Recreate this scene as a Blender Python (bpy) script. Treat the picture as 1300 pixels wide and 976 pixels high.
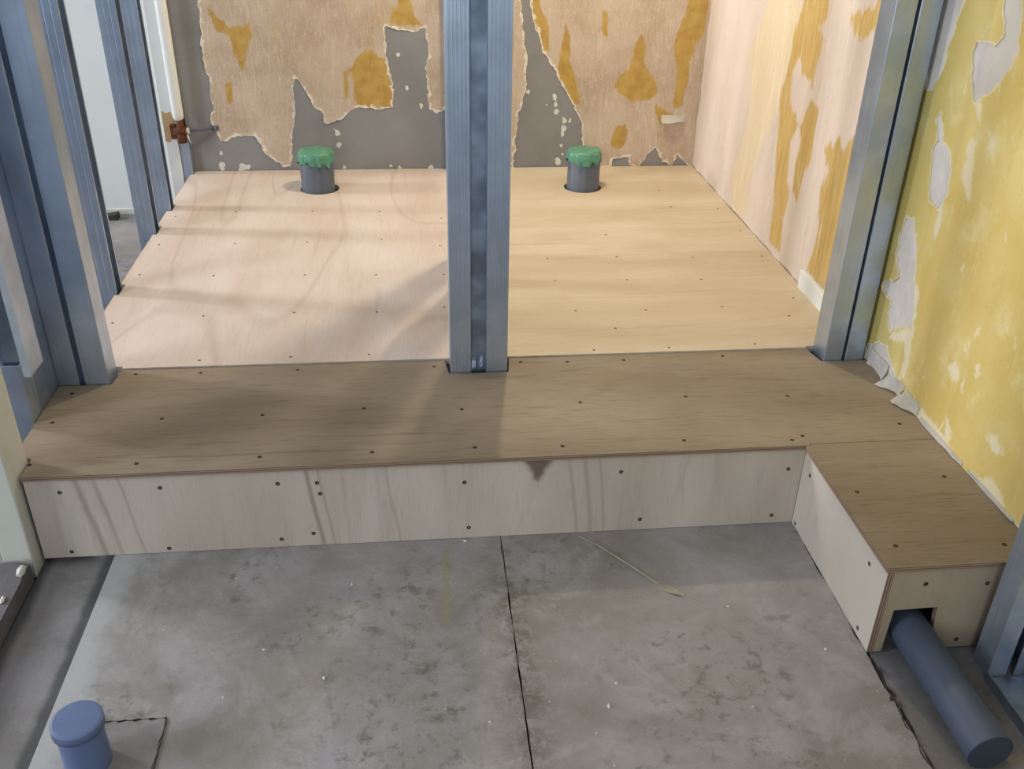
import bpy, bmesh, math, random
import numpy as np
from mathutils import Vector, Matrix

for o in list(bpy.data.objects):
    bpy.data.objects.remove(o, do_unlink=True)
SC = bpy.context.scene
COL = SC.collection

# ------------------------------------------------------------------ camera
cam_data = bpy.data.cameras.new('camera')
cam = bpy.data.objects.new('camera', cam_data)
COL.objects.link(cam)
cam_data.sensor_width = 36.0
cam_data.lens = 36.0 * 1197.94 / 1300.0
cam_data.clip_start = 0.02
YAW, PITCH, ROLL = math.radians(6.239), math.radians(29.608), math.radians(1.1523)
_f = Vector((math.sin(YAW) * math.cos(PITCH), math.cos(YAW) * math.cos(PITCH), -math.sin(PITCH)))
_r = Vector((math.cos(YAW), -math.sin(YAW), 0))
_u = _r.cross(_f)
_r2 = _r * math.cos(ROLL) + _u * math.sin(ROLL)
_u2 = -_r * math.sin(ROLL) + _u * math.cos(ROLL)
cam.matrix_world = Matrix(((_r2.x, _u2.x, -_f.x, 0.7526), (_r2.y, _u2.y, -_f.y, -1.5305),
                           (_r2.z, _u2.z, -_f.z, 1.2345), (0, 0, 0, 1)))
SC.camera = cam

# ------------------------------------------------------------------ world, lights, exposure
world = bpy.data.worlds.new('daylight')
SC.world = world
world.use_nodes = True
bg = world.node_tree.nodes['Background']
bg.inputs[0].default_value = (0.66, 0.80, 1.0, 1)
bg.inputs[1].default_value = 0.27


def area_light(name, loc, target, sx, sy, power, color):
    d = bpy.data.lights.new(name, 'AREA')
    d.shape = 'RECTANGLE'
    d.size, d.size_y, d.energy, d.color = sx, sy, power, color
    o = bpy.data.objects.new(name, d)
    COL.objects.link(o)
    o.location = loc
    o.rotation_euler = (Vector(target) - Vector(loc)).to_track_quat('-Z', 'Y').to_euler()
    return o


# daylight from the window of the room on the left, behind the left stud row
area_light('window_daylight_left', (-4.0, 1.95, 1.75), (0.4, 1.1, 0.2), 0.75, 1.3, 200, (0.96, 0.95, 1.0))
# daylight from the opening behind the camera, to the left
area_light('window_daylight_front', (-2.9, -1.15, 1.75), (0.5, 0.1, 0.2), 1.3, 1.4, 72, (0.86, 0.92, 1.0))
# added fill light behind the camera, lifts the riser and the posts
area_light('added_front_fill', (0.1, -4.3, 1.35), (0.8, 0.2, 0.5), 1.2, 1.9, 36, (0.90, 0.95, 1.0))
# warm work lamp hanging in the right-hand stall
lamp = bpy.data.lights.new('work_lamp_light', 'POINT')
lamp.energy, lamp.color, lamp.shadow_soft_size = 43, (1.0, 0.85, 0.62), 0.035
lo = bpy.data.objects.new('work_lamp_light', lamp)
COL.objects.link(lo)
lo.location = (1.09, 1.34, 1.75)

SC.view_settings.view_transform = 'Standard'
SC.view_settings.look = 'None'
SC.view_settings.gamma = 1
SC.view_settings.use_curve_mapping = False
SC.view_settings.exposure = 0.0

# ------------------------------------------------------------------ measured data (metres)
SCREWS_LEFT = [(0.174, 1.46), (0.418, 1.448), (0.632, 1.437), (-0.008, 1.421), (0.831, 1.361), (-0.005, 1.175), (0.214, 1.174), (0.424, 1.174), (0.645, 1.186), (0.819, 1.124), (-0.007, 0.95), (0.193, 0.933), (0.44, 0.924), (0.635, 0.913), (0.822, 0.906), (-0.001, 0.648), (0.212, 0.676), (0.435, 0.682), (0.643, 0.672), (0.816, 0.692), (0.246, 0.437), (0.451, 0.44), (0.631, 0.44)]
SCREWS_RIGHT = [(1.599, 1.435), (1.332, 1.189), (1.763, 1.2), (1.126, 1.003), (1.33, 1.008), (1.553, 0.992), (1.761, 0.988), (1.326, 0.838), (1.534, 0.83), (1.126, 0.844), (1.748, 0.692), (1.152, 0.648), (1.335, 0.642), (1.54, 0.649), (1.235, 0.541), (1.697, 0.584), (1.161, 0.429), (1.343, 0.428), (1.557, 0.434), (1.601, 1.613), (1.752, 1.409)]
SCREWS_DECK = [(0.472, 0.383), (0.781, 0.378), (0.419, 0.19), (0.628, 0.202), (0.834, 0.184), (0.433, 0.033), (0.65, 0.034), (0.852, 0.036), (1.027, 0.028), (0.116, 0.386), (0.258, 0.383), (0.002, 0.308), (-0.002, 0.19), (0.215, 0.19), (0.003, 0.037), (0.203, 0.027), (0.981, 0.387), (1.09, 0.38), (1.223, 0.38), (1.462, 0.385), (1.325, 0.204), (1.551, 0.191), (1.09, 0.195), (1.276, 0.031), (1.497, 0.017), (1.524, 0.03), (1.747, 0.061)]
SCREWS_LEG_DECK = [(1.746, -0.131), (1.556, -0.166), (1.557, -0.324), (1.749, -0.335)]
SCREWS_RISER = [(0.061, 0.157), (0.246, 0.158), (0.467, 0.156), (0.542, 0.154), (0.546, 0.128), (0.829, 0.14), (0.837, 0.027), (1.144, 0.149), (1.493, 0.138), (1.193, 0.027), (1.476, 0.021), (0.054, 0.014), (0.24, 0.011), (0.461, 0.02), (0.525, 0.031)]
SCREWS_LEG_SIDE = [(-0.315, 0.153), (-0.331, 0.016), (-0.017, 0.01), (-0.037, 0.146)]
SCREWS_LEG_END = [(1.597, 0.154), (1.71, 0.148), (1.687, 0.019)]
PAPER_LEFT = [(0.053, 0.846), (0.055, 0.779), (0.048, 0.649), (0.045, 0.57), (0.059, 0.522), (0.055, 0.464), (0.056, 0.423), (0.041, 0.372), (0.063, 0.342), (0.068, 0.303), (0.092, 0.308), (0.129, 0.329), (0.188, 0.328), (0.209, 0.293), (0.222, 0.258), (0.262, 0.231), (0.278, 0.213), (0.308, 0.217), (0.322, 0.327), (0.338, 0.396), (0.339, 0.446), (0.333, 0.488), (0.348, 0.535), (0.372, 0.492), (0.391, 0.467), (0.409, 0.429), (0.432, 0.408), (0.442, 0.374), (0.472, 0.378), (0.507, 0.386), (0.534, 0.411), (0.552, 0.422), (0.595, 0.42), (0.646, 0.415), (0.678, 0.429), (0.685, 0.486), (0.674, 0.528), (0.668, 0.585), (0.664, 0.673), (0.672, 0.697), (0.717, 0.685), (0.758, 0.68), (0.806, 0.689), (0.812, 0.609), (0.802, 0.544), (0.809, 0.478), (0.811, 0.418), (0.835, 0.405), (0.879, 0.426), (0.885, 0.851)]
PAPER_RIGHT = [(0.997, 0.852), (1.116, 0.853), (1.132, 0.784), (1.135, 0.737), (1.143, 0.682), (1.158, 0.585), (1.155, 0.543), (1.16, 0.493), (1.148, 0.459), (1.132, 0.373), (1.121, 0.284), (1.119, 0.203), (1.119, 0.18), (0.998, 0.181)]
PAPER_RIGHT_B = [(1.145, 0.853), (1.16, 0.784), (1.178, 0.714), (1.202, 0.634), (1.229, 0.593), (1.256, 0.551), (1.285, 0.501), (1.313, 0.458), (1.342, 0.415), (1.362, 0.371), (1.371, 0.318), (1.369, 0.273), (1.371, 0.2), (1.418, 0.19), (1.487, 0.197), (1.491, 0.231), (1.548, 0.236), (1.557, 0.207), (1.593, 0.197), (1.617, 0.243), (1.648, 0.266), (1.668, 0.243), (1.68, 0.217), (1.719, 0.203), (1.738, 0.242), (1.78, 0.204), (1.804, 0.195), (1.922, 0.193), (1.835, 0.857)]
STAIN_BACK = [[(0.606, 0.622), (0.635, 0.609), (0.663, 0.585), (0.674, 0.528), (0.681, 0.478), (0.675, 0.432), (0.603, 0.422), (0.561, 0.427), (0.546, 0.462), (0.541, 0.512), (0.531, 0.553), (0.558, 0.585)], [(0.086, 0.749), (0.121, 0.719), (0.15, 0.696), (0.207, 0.704), (0.217, 0.665), (0.197, 0.618), (0.173, 0.554), (0.162, 0.602), (0.15, 0.633), (0.138, 0.665), (0.1, 0.68), (0.093, 0.719)], [(0.685, 0.712), (0.708, 0.759), (0.722, 0.805), (0.754, 0.79), (0.768, 0.736), (0.79, 0.701), (0.734, 0.697)], [(0.109, 0.505), (0.127, 0.513), (0.128, 0.447), (0.109, 0.439)], [(0.514, 0.545), (0.531, 0.545), (0.529, 0.462), (0.511, 0.445)], [(1.146, 0.83), (1.188, 0.815), (1.197, 0.769), (1.224, 0.722), (1.237, 0.666), (1.239, 0.605), (1.206, 0.625), (1.188, 0.682), (1.169, 0.753)], [(1.289, 0.706), (1.305, 0.658), (1.309, 0.584), (1.324, 0.543), (1.34, 0.484), (1.352, 0.432), (1.322, 0.454), (1.294, 0.497), (1.273, 0.535), (1.281, 0.584), (1.283, 0.642)], [(1.413, 0.754), (1.434, 0.746), (1.441, 0.666), (1.424, 0.662)], [(1.537, 0.65), (1.563, 0.67), (1.576, 0.625), (1.576, 0.576), (1.62, 0.525), (1.631, 0.474), (1.608, 0.446), (1.554, 0.442), (1.518, 0.456), (1.472, 0.492), (1.486, 0.526), (1.519, 0.551), (1.533, 0.601)], [(1.718, 0.833), (1.786, 0.834), (1.791, 0.667), (1.759, 0.642), (1.749, 0.576), (1.744, 0.499), (1.738, 0.426), (1.71, 0.417), (1.703, 0.474), (1.702, 0.559), (1.677, 0.634), (1.697, 0.691), (1.715, 0.739)], [(1.478, 0.281), (1.497, 0.353), (1.527, 0.354), (1.537, 0.298), (1.525, 0.27), (1.496, 0.268)], [(1.637, 0.422), (1.699, 0.395), (1.703, 0.36), (1.653, 0.356)]]
STAIN_RIGHT = [[(1.071, 0.937), (0.913, 0.955), (0.901, 0.88), (0.94, 0.848), (0.9, 0.821), (0.919, 0.744), (0.916, 0.696), (0.952, 0.716), (0.988, 0.716), (1.037, 0.756), (1.065, 0.714), (1.048, 0.63), (0.966, 0.59), (1.004, 0.535), (0.983, 0.432), (0.954, 0.394), (0.977, 0.322), (0.946, 0.229), (1.048, 0.219), (1.056, 0.344), (1.094, 0.479), (1.116, 0.552), (1.131, 0.649), (1.102, 0.729), (1.105, 0.801), (1.069, 0.869)], [(0.915, 0.666), (0.861, 0.659), (0.857, 0.59), (0.855, 0.524), (0.878, 0.48), (0.891, 0.396), (0.936, 0.416), (0.949, 0.489), (0.937, 0.553), (0.966, 0.59), (0.934, 0.635)], [(0.776, 0.58), (0.706, 0.626), (0.668, 0.599), (0.631, 0.646), (0.603, 0.641), (0.566, 0.667), (0.555, 0.58), (0.551, 0.473), (0.551, 0.404), (0.543, 0.335), (0.519, 0.302), (0.564, 0.252), (0.626, 0.231), (0.756, 0.261), (0.738, 0.308), (0.736, 0.385), (0.751, 0.476), (0.742, 0.536)], [(0.746, 0.915), (0.662, 0.927), (0.623, 0.978), (0.598, 0.97), (0.605, 0.912), (0.634, 0.884), (0.703, 0.858), (0.745, 0.873), (0.767, 0.9)]]
PALE_RIGHT = [[(1.314, 0.908), (1.147, 0.928), (1.082, 0.854), (1.097, 0.752), (1.131, 0.633), (1.161, 0.548), (1.219, 0.46), (1.259, 0.363), (1.281, 0.304), (1.238, 0.251), (1.305, 0.2), (1.422, 0.21), (1.446, 0.306), (1.374, 0.469), (1.376, 0.595), (1.445, 0.688), (1.36, 0.797)], [(0.619, 0.406), (0.622, 0.518), (0.654, 0.515), (0.652, 0.438), (0.659, 0.339), (0.62, 0.333)]]
HOLES_FRONT = [[(0.39, 1.016), (0.291, 1.028), (0.287, 1.0), (0.3, 0.949), (0.302, 0.887), (0.329, 0.828), (0.36, 0.817), (0.367, 0.902)], [(0.169, 1.042), (0.115, 1.048), (0.111, 1.023), (0.086, 0.951), (0.088, 0.905), (0.119, 0.874), (0.167, 0.838), (0.2, 0.872), (0.212, 0.914), (0.21, 0.94), (0.152, 0.94), (0.133, 0.961)], [(0.277, 0.787), (0.241, 0.748), (0.21, 0.729), (0.182, 0.667), (0.19, 0.626), (0.216, 0.617), (0.254, 0.649), (0.275, 0.711), (0.262, 0.742), (0.287, 0.774)], [(0.315, 0.564), (0.278, 0.572), (0.233, 0.486), (0.215, 0.431), (0.181, 0.361), (0.275, 0.314), (0.297, 0.346), (0.299, 0.374), (0.35, 0.386), (0.288, 0.431), (0.314, 0.476), (0.321, 0.515)], [(0.353, 0.228), (0.318, 0.256), (0.269, 0.271), (0.24, 0.252), (0.207, 0.224), (0.228, 0.187), (0.351, 0.176)]]
PALE_FRONT = [[(0.155, 0.774), (0.133, 0.774), (0.123, 0.734), (0.104, 0.664), (0.118, 0.67), (0.152, 0.704), (0.156, 0.745)], [(0.105, 0.8), (0.072, 0.789), (0.067, 0.76), (0.083, 0.766)], [(0.167, 0.839), (0.144, 0.84), (0.135, 0.812), (0.147, 0.809)], [(0.201, 0.621), (0.184, 0.633), (0.179, 0.589), (0.186, 0.557), (0.198, 0.57)], [(0.232, 0.46), (0.196, 0.439), (0.177, 0.356), (0.168, 0.3), (0.169, 0.245), (0.192, 0.225), (0.19, 0.288), (0.203, 0.315), (0.269, 0.291), (0.266, 0.307), (0.188, 0.36)], [(0.028, 0.35), (0.009, 0.375), (-0.013, 0.357), (-0.01, 0.335), (0.015, 0.331)], [(-0.052, 0.396), (-0.064, 0.405), (-0.074, 0.386), (-0.063, 0.375)], [(-0.14, 0.292), (-0.168, 0.315), (-0.202, 0.292), (-0.179, 0.277), (-0.155, 0.286)], [(-0.147, 0.198), (-0.18, 0.229), (-0.217, 0.233), (-0.25, 0.211), (-0.254, 0.189), (-0.146, 0.182)], [(0.154, 0.214), (0.117, 0.224), (0.065, 0.222), (-0.024, 0.217), (-0.065, 0.206), (-0.064, 0.189), (0.07, 0.191)], [(-0.005, 0.254), (-0.023, 0.254), (-0.048, 0.222), (-0.028, 0.209)]]
WALL_SPOTS = [(0.476, 0.334, 0.0138), (0.482, 0.291, 0.0123), (0.707, 0.608, 0.0077), (0.734, 0.49, 0.0069), (0.782, 0.435, 0.0069), (0.827, 0.461, 0.0108), (0.831, 0.427, 0.0154), (0.063, 0.264, 0.0092), (0.132, 0.219, 0.02), (0.153, 0.215, 0.0108), (0.059, 0.216, 0.0138), (0.495, 0.206, 0.0062), (0.697, 0.208, 0.0154), (0.813, 0.207, 0.0108), (0.662, 0.208, 0.0077), (1.26, 0.454, 0.0092), (1.266, 0.433, 0.0092), (1.273, 0.407, 0.0108), (1.299, 0.372, 0.0069), (1.298, 0.345, 0.0069), (1.295, 0.319, 0.0054), (1.324, 0.376, 0.0054), (1.293, 0.283, 0.0085), (1.298, 0.251, 0.0077), (1.285, 0.224, 0.0092), (1.235, 0.429, 0.0046), (1.163, 0.476, 0.0077)]
CHIPS = [(1.042, -0.458, 0.008), (1.012, -0.51, 0.004), (1.029, -0.573, 0.004), (0.945, -0.439, 0.003), (1.281, -0.478, 0.004), (0.843, -0.473, 0.004), (0.459, -0.282, 0.005), (0.569, -0.358, 0.007), (0.829, 0.005, 0.008), (0.605, -0.124, 0.006), (1.064, -0.41, 0.005), (1.453, -0.362, 0.006), (0.772, -0.44, 0.003), (1.311, -0.241, 0.005), (0.275, -0.219, 0.004), (0.383, -0.09, 0.004), (0.406, -0.386, 0.004)]

RNG = random.Random(7)
H = 0.198          # top of the plywood deck
YB = 1.905         # back wall
XR = 1.800         # right wall


# ------------------------------------------------------------------ materials
def hexc(s):
    v = [int(s[i:i + 2], 16) / 255 for i in (1, 3, 5)]
    return tuple([x / 12.92 if x <= .04045 else ((x + .055) / 1.055) ** 2.4 for x in v] + [1])


class T:
    def __init__(s, name):
        s.m = bpy.data.materials.new(name)
        s.m.use_nodes = True
        s.t = s.m.node_tree
        s.p = s.t.nodes['Principled BSDF']
        s.co = s.t.nodes.new('ShaderNodeTexCoord').outputs['Object']

    def n(s, kind, **kw):
        nd = s.t.nodes.new('ShaderNode' + kind)
        for k, v in kw.items():
            setattr(nd, k, v)
        return nd

    def put(s, sock, v):
        if isinstance(v, bpy.types.NodeSocket):
            s.t.links.new(v, sock)
        elif v is not None:
            sock.default_value = v

    def map(s, scale=(1, 1, 1), loc=(0, 0, 0), rot=(0, 0, 0), vec=None):
        nd = s.n('Mapping')
        s.put(nd.inputs[0], vec or s.co)
        nd.inputs[1].default_value = loc
        nd.inputs[2].default_value = rot
        nd.inputs[3].default_value = scale
        return nd.outputs[0]

    def noise(s, scale, detail=4, rough=.55, dist=0, vec=None):
        nd = s.n('TexNoise')
        s.put(nd.inputs['Vector'], vec or s.co)
        nd.inputs['Scale'].default_value = scale
        nd.inputs['Detail'].default_value = detail
        nd.inputs['Roughness'].default_value = rough
        nd.inputs['Distortion'].default_value = dist
        return nd.outputs['Fac']

    def math(s, op, a, b=None, c=None, clamp=False):
        nd = s.n('Math', operation=op, use_clamp=clamp)
        s.put(nd.inputs[0], a)
        if b is not None: s.put(nd.inputs[1], b)
        if c is not None: s.put(nd.inputs[2], c)
        return nd.outputs[0]

    def step(s, v, lo, hi):
        nd = s.n('MapRange', interpolation_type='SMOOTHSTEP')
        s.put(nd.inputs[0], v)
        nd.inputs[1].default_value = lo
        nd.inputs[2].default_value = hi
        return nd.outputs[0]

    def mix(s, f, a, b, blend='MIX'):
        nd = s.n('Mix', data_type='RGBA', blend_type=blend)
        s.put(nd.inputs[0], f)
        s.put(nd.inputs[6], a)
        s.put(nd.inputs[7], b)
        return nd.outputs[2]

    def ramp(s, f, stops):
        nd = s.n('ValToRGB')
        e = nd.color_ramp.elements
        while len(e) < len(stops): e.new(.5)
        for i, (p, c) in enumerate(stops):
            e[i].position = p
            e[i].color = c if isinstance(c, tuple) else hexc(c)
        s.put(nd.inputs[0], f)
        return nd.outputs[0]

    def attr(s, name):
        return s.n('Attribute', attribute_name=name).outputs['Fac']

    def sep(s, vec=None):
        nd = s.n('SeparateXYZ')
        s.put(nd.inputs[0], vec or s.co)
        return nd.outputs

    def done(s, color=None, rough=.7, metal=0, bump=None, bs=.3, bd=.002, spec=.4):
        s.put(s.p.inputs['Base Color'], color)
        s.put(s.p.inputs['Roughness'], rough)
        s.put(s.p.inputs['Metallic'], metal)
        s.p.inputs['Specular IOR Level'].default_value = spec
        if bump is not None:
            b = s.n('Bump')
            b.inputs['Strength'].default_value = bs
            b.inputs['Distance'].default_value = bd
            s.put(b.inputs['Height'], bump)
            s.t.links.new(b.outputs[0], s.p.inputs['Normal'])
        return s.m


def wood(name, light, mid, dark, grain, blot=.5, streak=.3, rot=(0, 0, 0), rings=.25, seed=0, extra=None, rough=.62):
    """veneer: grain = direction axis 0/1/2; rings = faint contour figure"""
    t = T(name)
    off = (seed * 3.1, seed * 1.7, seed * 2.3)
    sc = [1.0, 1.0, 1.0]
    sc[grain] = .07
    v = t.map(tuple(sc), off, rot)
    sc2 = [1.0, 1.0, 1.0]
    sc2[grain] = .22
    v2 = t.map(tuple(sc2), off, rot)
    fine = t.noise(260, 3, .6, 0, v)
    med = t.noise(38, 4, .6, .3, v)
    big = t.noise(5.0, 3, .5, .4, v2)
    blo = t.noise(3.2, 3, .55, 0, t.map((1, 1, 1), off))
    col = t.mix(t.step(big, .3, .7), hexc(light), hexc(mid))
    col = t.mix(t.math('MULTIPLY', t.step(blo, .42, .75), blot), col, hexc(mid))
    st = t.math('MULTIPLY', t.step(med, .55, .78), streak)
    col = t.mix(st, col, hexc(dark))
    ring = t.math('PINGPONG', t.math('MULTIPLY', t.noise(2.6, 1, .4, .25, v2), 11.0), 1.0)
    ring = t.math('MULTIPLY', t.step(ring, .86, 1.0), rings)
    col = t.mix(ring, col, hexc(dark))
    fg = t.math('MULTIPLY', t.step(fine, .5, .75), streak * .8)
    col = t.mix(fg, col, hexc(dark))
    if extra: col = extra(t, col)
    return t.done(col, rough, 0, fine, .12, .001, .3)


def steel(name, base='#bccadd', rough=.34, metal=.80):
    t = T(name)
    v = t.map((1, 1, .03))
    s = t.noise(180, 3, .6, 0, v)
    bl = t.noise(9, 3, .6)
    c = t.mix(t.step(bl, .35, .7), hexc(base), hexc('#aab8ca'))
    c = t.mix(t.math('MULTIPLY', t.step(s, .5, .8), .25), c, hexc('#8894a2'))
    r = t.math('ADD', rough - .06, t.math('MULTIPLY', bl, .14))
    return t.done(c, r, metal, s, .04, .0006, .5)


def plain(name, col, rough=.6, var=.15, scale=20, metal=0, bs=.15, dark='#3a3530', spec=.4):
    t = T(name)
    nz = t.noise(scale, 5, .6)
    c = t.mix(t.math('MULTIPLY', t.step(nz, .4, .75), var), hexc(col), hexc(dark))
    return t.done(c, rough, metal, t.noise(scale * 6, 3), bs, .001, spec)


M = {}


def _knot(t, col):
    x, y, z = t.sep()
    # dark V shaped knot running down from the top edge of the board
    dx = t.math('ABSOLUTE', t.math('SUBTRACT', x, .975))
    w = t.math('MULTIPLY', t.math('SUBTRACT', z, .120), .48)
    nz = t.math('MULTIPLY', t.math('SUBTRACT', t.noise(60, 3), .5), .022)
    k = t.step(t.math('ADD', t.math('SUBTRACT', w, dx), nz), -.006, .014)
    k = t.math('MULTIPLY', k, t.step(z, .115, .15))
    col = t.mix(t.math('MULTIPLY', k, .8), col, hexc('#5c3d33'))
    # slanted brown streaks near the left end and the narrow dark seam streak
    s = t.math('ADD', x, t.math('MULTIPLY', z, .13))
    for x0, wd, a in ((.118, .006, .45), (.150, .005, .3), (.195, .003, .3), (.545, .0045, .55), (.568, .003, .3),
                      (.70, .003, .25), (1.06, .004, .25), (1.09, .005, .3), (1.12, .003, .25)):
        d = t.math('ABSOLUTE', t.math('SUBTRACT', t.math('ADD', s, t.math('MULTIPLY', t.noise(5, 1), .02)), x0 + .01))
        col = t.mix(t.math('MULTIPLY', t.step(d, wd * 1.8, 0), a), col, hexc('#7a695a'))
    return col


M['ply_left'] = wood('plywood_pinkish', '#d9cbc0', '#ccb8a8', '#9f8472', 1, .6, .22, rot=(0, 0, .12), rings=.22, seed=1)
M['ply_right'] = wood('plywood_yellowish', '#d6c8b0', '#c7b598', '#9d815e', 0, .7, .26, rings=.10, seed=2)
M['ply_deck'] = wood('plywood_greyed', '#9c8d78', '#877864', '#544636', 0, .7, .5, rings=.08, seed=3)
M['ply_riser'] = wood('plywood_pale_riser', '#d4c9ba', '#c1b3a2', '#8d7965', 2, .6, .26, rot=(0, .12, 0), rings=.05, seed=4, extra=_knot)
M['ply_leg_side'] = wood('plywood_pale_side', '#d8d0c4', '#cfc4b4', '#a89680', 2, .4, .15, rings=.05, seed=5)
M['ply_leg_end'] = wood('plywood_tan_end', '#b3a58e', '#a3937a', '#7d6b54', 2, .5, .2, rings=.05, seed=6)


def ply_edge(ax=2):
    t = T('plywood_edge_layers')
    w = t.math('PINGPONG', t.math('MULTIPLY', t.sep()[ax], 420), 1.0)
    c = t.mix(t.step(w, .3, .7), hexc('#a58d75'), hexc('#6d5645'))
    c = t.mix(t.math('MULTIPLY', t.noise(30, 3), .4), c, hexc('#8a7464'))
    return t.done(c, .75)


M['ply_edge'] = ply_edge()
M['ply_edge_x'] = ply_edge(0)
M['ply_edge_pale'] = plain('pale_plywood_edge', '#cdbfae', .8, .35, 40, dark='#8f7b66')
M['steel'] = steel('galvanised_steel')
M['steel_dark'] = steel('galvanised_steel_web', '#76828f', .45)
M['screw'] = plain('black_screw', '#2c2522', .5, .3, 80, .4)
M['screw_brown'] = plain('brown_screw', '#5a4434', .6, .4, 80, .2)
M['pvc'] = plain('grey_pvc', '#5d636e', .38, .12, 25)
M['pvc_blue'] = plain('blue_grey_pvc', '#66769a', .4, .2, 22, dark='#4f5c78')
M['pvc_slate'] = plain('slate_pvc', '#4b5566', .5, .25, 22, dark='#3b434f')
M['pvc_end'] = plain('dark_pipe_mouth', '#3b434f', .6, .2, 25)
M['tape'] = plain('green_tape', '#5a9478', .35, .5, 60, dark='#33664f', spec=.5)
M['white'] = plain('white_paint', '#e4e6e2', .55, .12, 6, dark='#b8b6a6')
M['cream'] = plain('cream_painted_board', '#d3d4c8', .6, .25, 9, dark='#a9ab98')
M['rust'] = plain('rusty_iron', '#6a3f28', .85, .6, 70, .2, .5, dark='#2e1c14')
M['tan'] = plain('bare_plaster', '#c2a077', .85, .4, 30, dark='#96744c')
M['plaster_white'] = plain('white_gypsum', '#dcd9d0', .85, .25, 30, dark='#aaa69c')
M['torn_paper'] = plain('torn_white_paper', '#e9e6de', .85, .2, 30, dark='#c4bfb2')
M['sliver'] = plain('pale_dry_wood', '#cfd0b8', .7, .25, 40, dark='#858570')
M['grime'] = plain('black_grime', '#3c3833', .95, .4, 60, dark='#6a645b')
M['dark_wood'] = plain('dark_offcut', '#3b352f', .8, .3, 40)


def paper_back():
    """beige backing paper with fibre streaks, glue stains where 'stain' > 0, white torn rims where 'edge' is near 0"""
    t = T('torn_beige_wallpaper')
    v = t.map((1, 1, .16))
    fib = t.noise(170, 3, .65, .2, v)
    blo = t.noise(7, 4, .6)
    fine = t.noise(60, 3, .6)
    c = t.mix(t.step(blo, .35, .68), hexc('#c6b4a0'), hexc('#b5a08a'))
    c = t.mix(t.math('MULTIPLY', t.step(fib, .48, .72), .45), c, hexc('#d6c8b6'))
    c = t.mix(t.math('MULTIPLY', t.step(fine, .58, .8), .35), c, hexc('#927a62'))
    cr = t.math('PINGPONG', t.math('MULTIPLY', t.noise(6, 3, .6, .3, t.map((1, 1, .14))), 9.0), 1.0)
    c = t.mix(t.math('MULTIPLY', t.step(cr, .93, 1.0), .32), c, hexc('#ddd0be'))
    c = t.mix(t.math('MULTIPLY', t.step(t.noise(150, 3, .6), .57, .7), .4), c, hexc('#dccfbe'))
    stn = t.attr('stain')
    nz = t.math('MULTIPLY', t.math('SUBTRACT', t.noise(28, 5, .65, .3, t.map((1, 1, .3))), .5), .045)
    nz2 = t.math('MULTIPLY', t.math('SUBTRACT', t.noise(110, 3, .6), .5), .010)
    f = t.step(t.math('ADD', t.math('ADD', stn, nz), nz2), -.004, .004)
    yel = t.mix(t.step(t.noise(22, 5, .65), .35, .7), hexc('#bd9c50'), hexc('#ad873a'))
    yel = t.mix(t.math('MULTIPLY', t.step(fib, .55, .8), .35), yel, hexc('#d0b880'))
    c = t.mix(t.math('MULTIPLY', f, .9), c, yel)
    # faint ochre bleeding all over the paper
    ob = t.step(t.noise(9, 5, .7, .4, t.map((1, 1, .35), (4, 2, 1))), .57, .72)
    c = t.mix(t.math('MULTIPLY', ob, .5), c, hexc('#bf9d52'))
    rim = t.step(t.math('ADD', t.attr('edge'), t.math('MULTIPLY', t.math('SUBTRACT', t.noise(45, 4), .52), .04)), .007, .002)
    c = t.mix(t.math('MULTIPLY', rim, .85), c, hexc('#e4dccb'))
    return t.done(c, .9, 0, t.math('ADD', fib, fine), .35, .002, .15)


def paper_right():
    t = T('stripped_pink_wallpaper')
    v = t.map((1, 1, .10), rot=(.10, 0, 0))
    fib = t.noise(90, 4, .65, .2, v)
    blo = t.noise(5, 4, .6, 0, t.map((1, 1, .4)))
    c = t.mix(t.step(blo, .35, .68), hexc('#e0d1c4'), hexc('#d2c4b8'))
    c = t.mix(t.math('MULTIPLY', t.step(fib, .52, .7), .35), c, hexc('#e6dacb'))
    for an, a, b, k in (('pale', '#e2cfa2', '#e6d8b8', .7), ('stain', '#d2b36c', '#bf9a4c', .9)):
        nz = t.math('MULTIPLY', t.math('SUBTRACT', t.noise(34, 5, .7, .3, t.map((1, 1, .12), rot=(.10, 0, 0))), .5), .075)
        f = t.step(t.math('ADD', t.attr(an), nz), -.006, .007)
        cc = t.mix(t.step(fib, .35, .7), hexc(a), hexc(b))
        c = t.mix(t.math('MULTIPLY', f, k), c, cc)
    scr = t.step(t.noise(70, 4, .7, .1, t.map((1, 1, .05), (2, 5, 1), (.10, 0, 0))), .60, .66)
    c = t.mix(t.math('MULTIPLY', scr, .55), c, hexc('#efe6da'))
    scr2 = t.step(t.noise(50, 4, .7, .1, t.map((1, 1, .05), (7, 1, 3), (.10, 0, 0))), .64, .69)
    c = t.mix(t.math('MULTIPLY', scr2, .45), c, hexc('#c9a55c'))
    sp = t.step(t.noise(48, 3, .5), .70, .76)
    c = t.mix(t.math('MULTIPLY', sp, .35), c, hexc('#8b6f54'))
    return t.done(c, .85, 0, fib, .3, .002, .2)


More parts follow.
